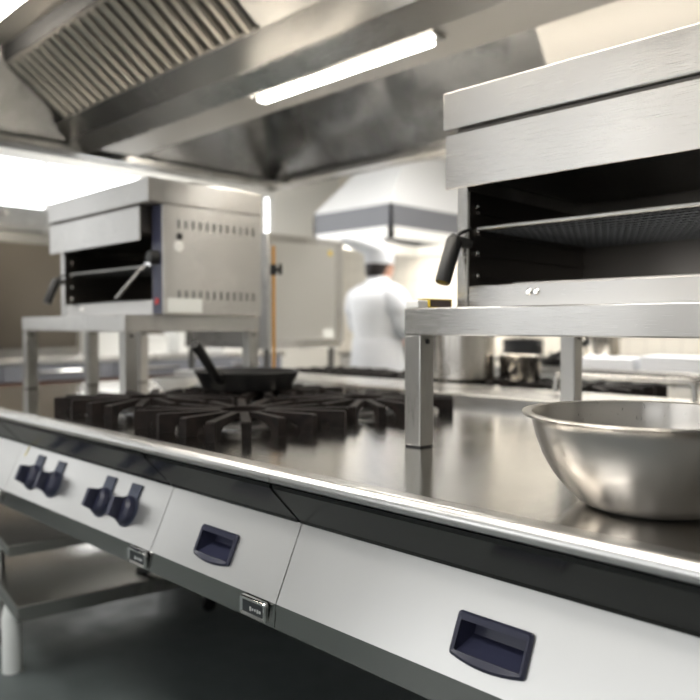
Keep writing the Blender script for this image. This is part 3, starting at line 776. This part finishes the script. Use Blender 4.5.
# ------------------------------------------------------------------ far workbench with linen, oil, plates
fb = thing('workbench', 'far steel workbench with an undershelf, seen below the right shelf', 'workbench', W(1.6, 4.25, 0))
b = mesh_bm(); bab(b, 2.95, .2, 3.94, 4.6, .86, .90, .004); obj('bench_top', b, M['steel'], fb, 30)
b = mesh_bm(); bab(b, 2.9, .25, 3.98, 4.56, .28, .31); obj('undershelf', b, M['steel'], fb, 0)
for a in (2.88, .27):
    for q in (3.98, 4.52):
        b = mesh_bm(); bab(b, a - .02, a + .02, q, q + .04, 0, .861); obj('leg', b, M['tube'], fb, 0)
def towel(a, bb, z, w, d, n, label):
    t = thing('folded_towel', label, 'towel', W(a, bb, z), 'folded white cloths on the far workbench')
    b = mesh_bm()
    for i in range(n):
        s = 1 - .03 * random.random(); bab(b, a - w * s, a + w * s, bb - d * s, bb + d * s, z + .016 * i, z + .016 * i + .0155, .006, 3)
    obj('cloth', b, M['towel'], t, 50)
towel(1.98, 4.2, .9005, .17, .13, 4, 'folded white cloth on the far bench, left of the other cloth stack')
towel(1.60, 4.22, .9005, .18, .14, 5, 'thicker stack of white cloth on the far bench, before the oil bottle')
ob = thing('oil_bottle', 'yellow oil bottle with a white cap on the far workbench', 'bottle', W(1.36, 4.3, .9005))
b = mesh_bm(); lathe(b, [(0, 0), (.04, 0), (.043, .005), (.043, .13), (.03, .16), (.016, .18), (.016, .20), (0, .20)], W(1.36, 4.3, .9005), 24); obj('bottle_body', b, M['oil'], ob, 50)
b = mesh_bm(); lathe(b, [(0, .20), (.019, .20), (.019, .228), (0, .23)], W(1.36, 4.3, .9005), 16); obj('cap', b, M['white'], ob, 40)
fp2 = thing('frying_pan', 'black frying pan on the far workbench, left of the white cloths', 'frying pan', W(2.35, 4.2, .9005))
b = mesh_bm(); lathe(b, [(0, 0), (.10, 0), (.135, .05), (.137, .052), (.131, .051), (.098, .006), (0, .006)], W(2.35, 4.2, .9005), 36); obj('pan_body', b, M['pan'], fp2, 50)
b = mesh_bm(); tube(b, [W(2.34, 4.075, .945), W(2.30, 4.02, .965), W(2.25, 3.95, .985)], .011, 8); obj('pan_handle', b, M['pan'], fp2, 50)
for i, (a, bb) in enumerate(((1.08, 4.2), (.8, 4.2))):
    t = thing('plate_stack', ['stack of white plates on the far bench, next to the oil bottle', 'stack of white plates at the right end of the far bench'][i], 'plates', W(a, bb, .9005), 'plate stacks on the far workbench')
    for k in range(7):
        b = mesh_bm(); z = .9005 + k * .014; lathe(b, [(0, 0), (.07, 0), (.125, .012), (.127, .014), (.07, .004), (0, .004)], W(a, bb, z), 32); obj('plate', b, M['ceramic'], t, 50)

# ------------------------------------------------------------------ left wall bench, oven, crates
lb = thing('wall_bench', 'steel bench with a brown lower board along the left wall', 'workbench', W(5.4, 2.4, 0))
b = mesh_bm(); bab(b, 5.0, 6.3, .2, 4.2, .89, .93, .004); obj('bench_top', b, M['steel'], lb, 30)
for i in range(5):
    b = mesh_bm(); bab(b, 5.01, 5.9, .22 + .79 * i, .22 + .79 * i + .78, .775, .889, .003, 1); d = obj('drawer', b, M['drawer'], lb, 30)
    b = mesh_bm(); bab(b, 4.99, 5.011, .45 + .79 * i, .75 + .79 * i, .83, .845, .003, 1); obj('handle', b, M['chrome'], d, 30)
b = mesh_bm(); bab(b, 6.28, 6.31, .2, 4.2, .9305, 1.42); obj('splashback', b, M['cover'], lb, 0)
b = mesh_bm(); bab(b, 4.98, 6.2, .22, 4.18, .735, .765); obj('brown_board', b, M['wood'], lb, 0)
b = mesh_bm(); bab(b, 5.02, 6.2, .22, 4.18, .2, .22); obj('lower_shelf', b, M['steel'], lb, 0)
for q in (.25, 2.2, 4.1):
    for a in (5.04, 6.15):
        b = mesh_bm(); bab(b, a - .02, a + .02, q, q + .04, 0, .736); obj('leg', b, M['tube'], lb, 0)
ov = thing('convection_oven', 'large steel oven on the bench by the left wall', 'oven', W(5.5, 1.6, .9305))
b = mesh_bm(); bab(b, 5.02, 5.95, .6, 2.32, .9305, 1.78, .006); obj('oven_body', b, M['hood'], ov, 30)
b = mesh_bm(); bab(b, 4.995, 5.02, .64, 1.60, 1.0, 1.58, .006); d = obj('oven_door', b, M['dark_steel'], ov, 30)
b = mesh_bm(); bab(b, 4.99, 4.996, .74, 1.50, 1.08, 1.50); obj('door_glass', b, M['glass_dark'], d, 0)
b = mesh_bm(); tube(b, [W(4.95, 1.56, 1.06), W(4.95, 1.56, 1.52)], .012, 10); bab(b, 4.95, 4.996, 1.552, 1.568, 1.08, 1.1); bab(b, 4.95, 4.996, 1.552, 1.568, 1.48, 1.5); obj('door_handle', b, M['chrome'], d, 40)
b = mesh_bm(); bab(b, 5.005, 5.02, 1.64, 2.30, 1.0, 1.70, .003, 1); obj('side_cover', b, M['cover'], ov, 30)
b = mesh_bm(); bab(b, 4.99, 5.94, .58, 2.34, 1.78, 1.83, .003, 1); obj('cornice', b, M['steel'], ov, 30)
b = mesh_bm(); bab(b, 5.0, 5.94, .6, 2.32, 1.83, 1.94, .004); cp = obj('control_head', b, M['hood_end'], ov, 30)
for i in range(4):
    b = mesh_bm(); lathe(b, [(0, 0), (.022, 0), (.018, .03), (0, .03)], None, 16, Matrix.Translation(W(5.0, 1.75 + i * .07 - (.2 if i > 1 else 0) * 2, 1.885)) @ Matrix.Rotation(PI / 2, 4, 'Y')); obj('oven_knob', b, M['chrome'] if i % 2 else M['copper'], cp)
def crate(a, bb, z, w, d, h, label, grp):
    t = thing('food_container', label, 'container', W(a, bb, z), grp)
    b = mesh_bm(); bab(b, a - w, a + w, bb - d, bb + d, z, z + h * .86, .012); obj('tub', b, M['white'], t, 30)
    b = mesh_bm(); bab(b, a - w - .008, a + w + .008, bb - d - .008, bb + d + .008, z + h * .86, z + h, .006); obj('lid', b, M['ceramic'], t, 30)
GC = 'white lidded food containers on the wall bench'
crate(5.25, 2.62, .9305, .12, .13, .26, 'tall white food container on the wall bench, nearest the oven', GC)
crate(5.25, 2.98, .9305, .12, .12, .15, 'low white food container on the wall bench, second from the oven', GC)
crate(5.25, 3.32, .9305, .11, .12, .18, 'white food container on the wall bench, third from the oven', GC)
crate(5.25, 3.75, .9305, .12, .13, .22, 'white food container on the wall bench, farthest from the oven', GC)
GL = 'white tubs on the low shelf of the wall bench'
for i in range(5):
    crate(5.3, .7 + i * .72, .2205, .16, .26, .34 + .03 * (i % 2), 'white tub on the low shelf of the wall bench, %s' % ['nearest the aisle', 'second from the aisle', 'middle one of the row', 'second from the far end', 'at the far end'][i], GL)

# ------------------------------------------------------------------ two-tier trolley under the suite
tl = thing('trolley', 'low steel two-tier trolley parked under the left end of the suite', 'trolley', W(2.31, .86, 0), None, math.radians(-9))
def tb(name, x0, x1, y0, y1, z0, z1, mat, bev=.003):
    b = mesh_bm(); bx(b, x0, x1, y0, y1, z0, z1, bev); return obj(name, b, mat, tl, 30, True)
tb('lower_shelf', -.85, 0, 0, .82, .235, .285, M['hood'])
tb('upper_shelf', -.85, -.015, -.02, .82, .44, .475, M['hood'])
for x, y in ((-.82, .04), (-.82, .78), (-.45, .04), (-.30, .78)):
    if True:
        b = mesh_bm(); tube(b, [(x, y, .06), (x, y, .441)], .014, 12); l = obj('leg', b, M['tube'], tl, 50, True)
        b = mesh_bm(); lathe(b, [(.0, -.012), (.028, -.012), (.032, -.008), (.032, .008), (.028, .012), (0, .012)], None, 20, Matrix.Translation((x, y, .033)) @ Matrix.Rotation(PI / 2, 4, 'Y')); obj('caster', b, M['black'], l, 40, True)
b = mesh_bm(); lathe(b, [(0, 0), (.032, 0), (.032, .18), (.028, .20), (.02, .234), (0, .234)], Vector((-.205, .025, .001)), 28); obj('corner_foot', b, M['label'], tl, 40, True)
b = mesh_bm(); tube(b, smooth_path([(-.10, .42, .288), (-.06, .44, .30), (-.05, .50, .33), (-.08, .56, .34), (-.13, .57, .31), (-.15, .52, .30)], 5), .012, 10); obj('coiled_hose', b, M['black'], tl, 50, True)

# ------------------------------------------------------------------ the chef
def skin_mesh(name, verts, edges, radii, levels=2):
    me = bpy.data.meshes.new(name); me.from_pydata([Vector(v) for v in verts], edges, [])
    o = bpy.data.objects.new(name, me); COL.objects.link(o)
    m = o.modifiers.new('s', 'SKIN'); m.use_smooth_shade = True
    for i, r in enumerate(radii):
        sv = me.skin_vertices[0].data[i]; sv.radius = r if isinstance(r, tuple) else (r, r); sv.use_root = (i == 0)
    s = o.modifiers.new('d', 'SUBSURF'); s.levels = levels; s.render_levels = levels
    dg = bpy.context.evaluated_depsgraph_get(); dg.update()
    ne = bpy.data.meshes.new_from_object(o.evaluated_get(dg))
    bpy.data.objects.remove(o); bpy.data.meshes.remove(me); ne.name = name
    for p in ne.polygons: p.use_smooth = True
    return ne
chef = thing('person', 'chef seen from behind in white jacket and tall white hat', 'person', W(3.87, 4.17, 0), None, math.radians(-6))
chef.scale = (1.08, 1.08, 1.0)
def chef_part(name, me, mat, parent=None):
    o = bpy.data.objects.new(name, me); COL.objects.link(o); o.parent = parent or chef
    if not me.materials: me.materials.append(mat)
    return o
V = [(0, 0, .96), (0, -.01, 1.12), (0, -.015, 1.30), (0, -.01, 1.42), (0, .012, 1.50), (0, .03, 1.57), (0, .035, 1.64), (0, .03, 1.69)]
Rr = [(.15, .11), (.135, .10), (.16, .11), (.075, .06), (.050, .050), (.068, .078), (.078, .092), (.06, .07)]
E = [(i, i + 1) for i in range(7)]
def add(v, r, p):
    V.append(v); Rr.append(r); E.append((p, len(V) - 1)); return len(V) - 1
add((0, .128, 1.585), .012, 5)                                  # nose
for s in (-1, 1):
    add((s * .088, .02, 1.595), .012, 5)                        # ear
    sh = add((s * .17, -.01, 1.41), .062, 3); el = add((s * .235, .03, 1.14), .045, sh); fo = add((s * .20, .17, 1.06), .038, el)
    wr = add((s * .15, .28, 1.03), .028, fo); pa = add((s * .14, .335, 1.02), (.034, .018), wr)
    for k in range(4):
        o = (k - 1.5) * .019; ln = (.032, .038, .040, .034)[k]
        f1 = add((s * .138 + o, .375, 1.018), .0095, pa); f2 = add((s * .138 + o, .375 + ln, 1.005), .0085, f1); add((s * .136 + o, .375 + ln * 1.6, .985), .0078, f2)
    t1 = add((s * .105, .325, 1.015), .010, pa); add((s * .088, .36, 1.008), .009, t1)
    hp_ = add((s * .09, 0, .88), .098, 0); kn = add((s * .10, .015, .50), .062, hp_); an = add((s * .10, -.01, .10), .042, kn); he = add((s * .105, .03, .05), .042, an); add((s * .115, .16, .04), .036, he)
body = chef_part('person_body', skin_mesh('person_body', V, E, Rr), M['skin'])
def ring_loft(rings, seg=32, caps=True):
    b = mesh_bm(); RR = []
    for cx, cy, z, rx, ry in rings: RR.append([b.verts.new((cx + rx * math.cos(2 * PI * k / seg), cy + ry * math.sin(2 * PI * k / seg), z)) for k in range(seg)])
    for A, B in zip(RR, RR[1:]):
        for k in range(seg): l = (k + 1) % seg; b.faces.new((A[k], A[l], B[l], B[k]))
    if caps: b.faces.new(RR[0][::-1]); b.faces.new(RR[-1])
    bmesh.ops.recalc_face_normals(b, faces=b.faces[:]); return b
b = ring_loft([(0, .0, .70, .225, .165), (0, 0, .74, .228, .168), (0, 0, .92, .215, .16), (0, -.005, 1.08, .195, .145), (0, -.015, 1.22, .215, .15), (0, -.02, 1.33, .235, .15), (0, -.018, 1.40, .222, .135), (0, -.01, 1.45, .17, .115), (0, .0, 1.482, .10, .09), (0, .008, 1.525, .078, .076), (0, .01, 1.53, .06, .058)], 40)
for s in (-1, 1):
    tube(b, smooth_path([(s * .13, -.015, 1.40), (s * .20, -.015, 1.36), (s * .245, .005, 1.24), (s * .245, .035, 1.135), (s * .225, .13, 1.075), (s * .17, .24, 1.045)], 5), [.085] * 4 + [.090] * 6 + [.074] * 5 + [.066] * 6 + [.055] * 5, 18)
jk = obj('jacket', b, M['cloth'], chef, 60, True)
b = ring_loft([(0, .02, .45, .22, .17), (0, .01, .7, .232, .178), (0, 0, 1.0, .214, .164), (0, -.003, 1.06, .203, .152)], 40, False); obj('apron', b, M['apron'], chef, 60, True)
b = mesh_bm()
for s in (-1, 1): tube(b, smooth_path([(s * .085, 0, .92), (s * .095, .01, .7), (s * .105, .015, .5), (s * .105, 0, .28), (s * .105, -.005, .08)], 4), [.118] * 5 + [.10] * 4 + [.085] * 8, 20)
obj('trousers', b, M['trouser'], chef, 60, True)
for s in (-1, 1):
    b = mesh_bm(); lathe(b, [(0, 0), (.05, 0), (.056, .02), (.052, .06), (.04, .085), (0, .09)], None, 24, Matrix.Translation((s * .11, .06, .0)) @ Matrix.Diagonal((1, 2.4, 1, 1))); obj('shoe', b, M['black'], chef, 50, True)
b = ring_loft([(0, -.028, 1.53, .062, .052), (0, -.015, 1.57, .082, .078), (0, -.005, 1.61, .088, .088), (0, .01, 1.65, .090, .098), (0, .02, 1.69, .08, .09), (0, .02, 1.715, .05, .06)], 32); obj('hair', b, M['hair'], chef, 60, True)
b = ring_loft([(0, .02, 1.625, .096, .108), (0, .018, 1.63, .098, .11), (0, .015, 1.70, .099, .110), (-.01, .005, 1.715, .108, .118), (-.04, -.03, 1.74, .14, .14), (-.085, -.07, 1.775, .17, .16), (-.11, -.095, 1.81, .17, .155), (-.11, -.09, 1.84, .135, .125), (-.10, -.08, 1.855, .06, .06)], 40)
for v in b.verts:
    if v.co.z > 1.72:
        th = math.atan2(v.co.y, v.co.x + .04); k = 1 + .05 * math.sin(th * 7) + .03 * math.sin(th * 3 + 1); v.co.x = -.04 + (v.co.x + .04) * k; v.co.y *= k; v.co.z += .012 * math.sin(th * 2)
obj('chef_hat', b, M['cloth'], chef, 60, True)
for s in (-1, 1):
    b = mesh_bm(); lathe(b, [(0, -.011), (.008, -.008), (.011, 0), (.008, .008), (0, .011)], Vector((s * .032, .098, 1.607)), 14); ey = obj('eye', b, M['ceramic'], chef, 60, True)
    b = mesh_bm(); lathe(b, [(0, -.006), (.005, -.003), (.006, 0), (.005, .003), (0, .006)], Vector((s * .032, .1055, 1.607)), 12); obj('pupil', b, M['hair'], ey, 60, True)
    b = mesh_bm(); tube(b, [(s * .016, .112, 1.622), (s * .034, .108, 1.626), (s * .05, .096, 1.622)], .0035, 8); obj('eyebrow', b, M['hair'], chef, 60, True)
b = mesh_bm(); lathe(b, [(0, -.006), (.018, -.003), (.02, 0), (.018, .003), (0, .006)], Vector((0, .096, 1.548)), 16, None, 1, .6); obj('mouth', b, M['red'], chef, 60, True)

# ------------------------------------------------------------------ world, camera
w = bpy.data.worlds.new('World'); SC.world = w; w.use_nodes = True
w.node_tree.nodes['Background'].inputs[0].default_value = (.9, .95, 1, 1); w.node_tree.nodes['Background'].inputs[1].default_value = .4
cam = bpy.data.cameras.new('Camera'); co = bpy.data.objects.new('Camera', cam); COL.objects.link(co)
F_PX = 737.0
cam.sensor_fit = 'HORIZONTAL'; cam.sensor_width = 36; cam.lens = F_PX / 700 * 36
co.location = (0, -.8, 1.15)
tilt = math.atan(24 / F_PX)
co.rotation_euler = (PI / 2 - tilt, 0, math.radians(45))
cam.clip_start = .02; cam.clip_end = 60
cam.dof.use_dof = True; cam.dof.focus_distance = 1.15; cam.dof.aperture_fstop = 3.0; cam.dof.aperture_blades = 0
SC.camera = co
vs = SC.view_settings; vs.view_transform = 'Standard'; vs.look = 'None'; vs.gamma = 1; vs.use_curve_mapping = False; vs.exposure = .14
SC.cycles.use_denoising = True
SC.cycles.glossy_bounces = 6; SC.cycles.max_bounces = 10; SC.cycles.sample_clamp_indirect = 8
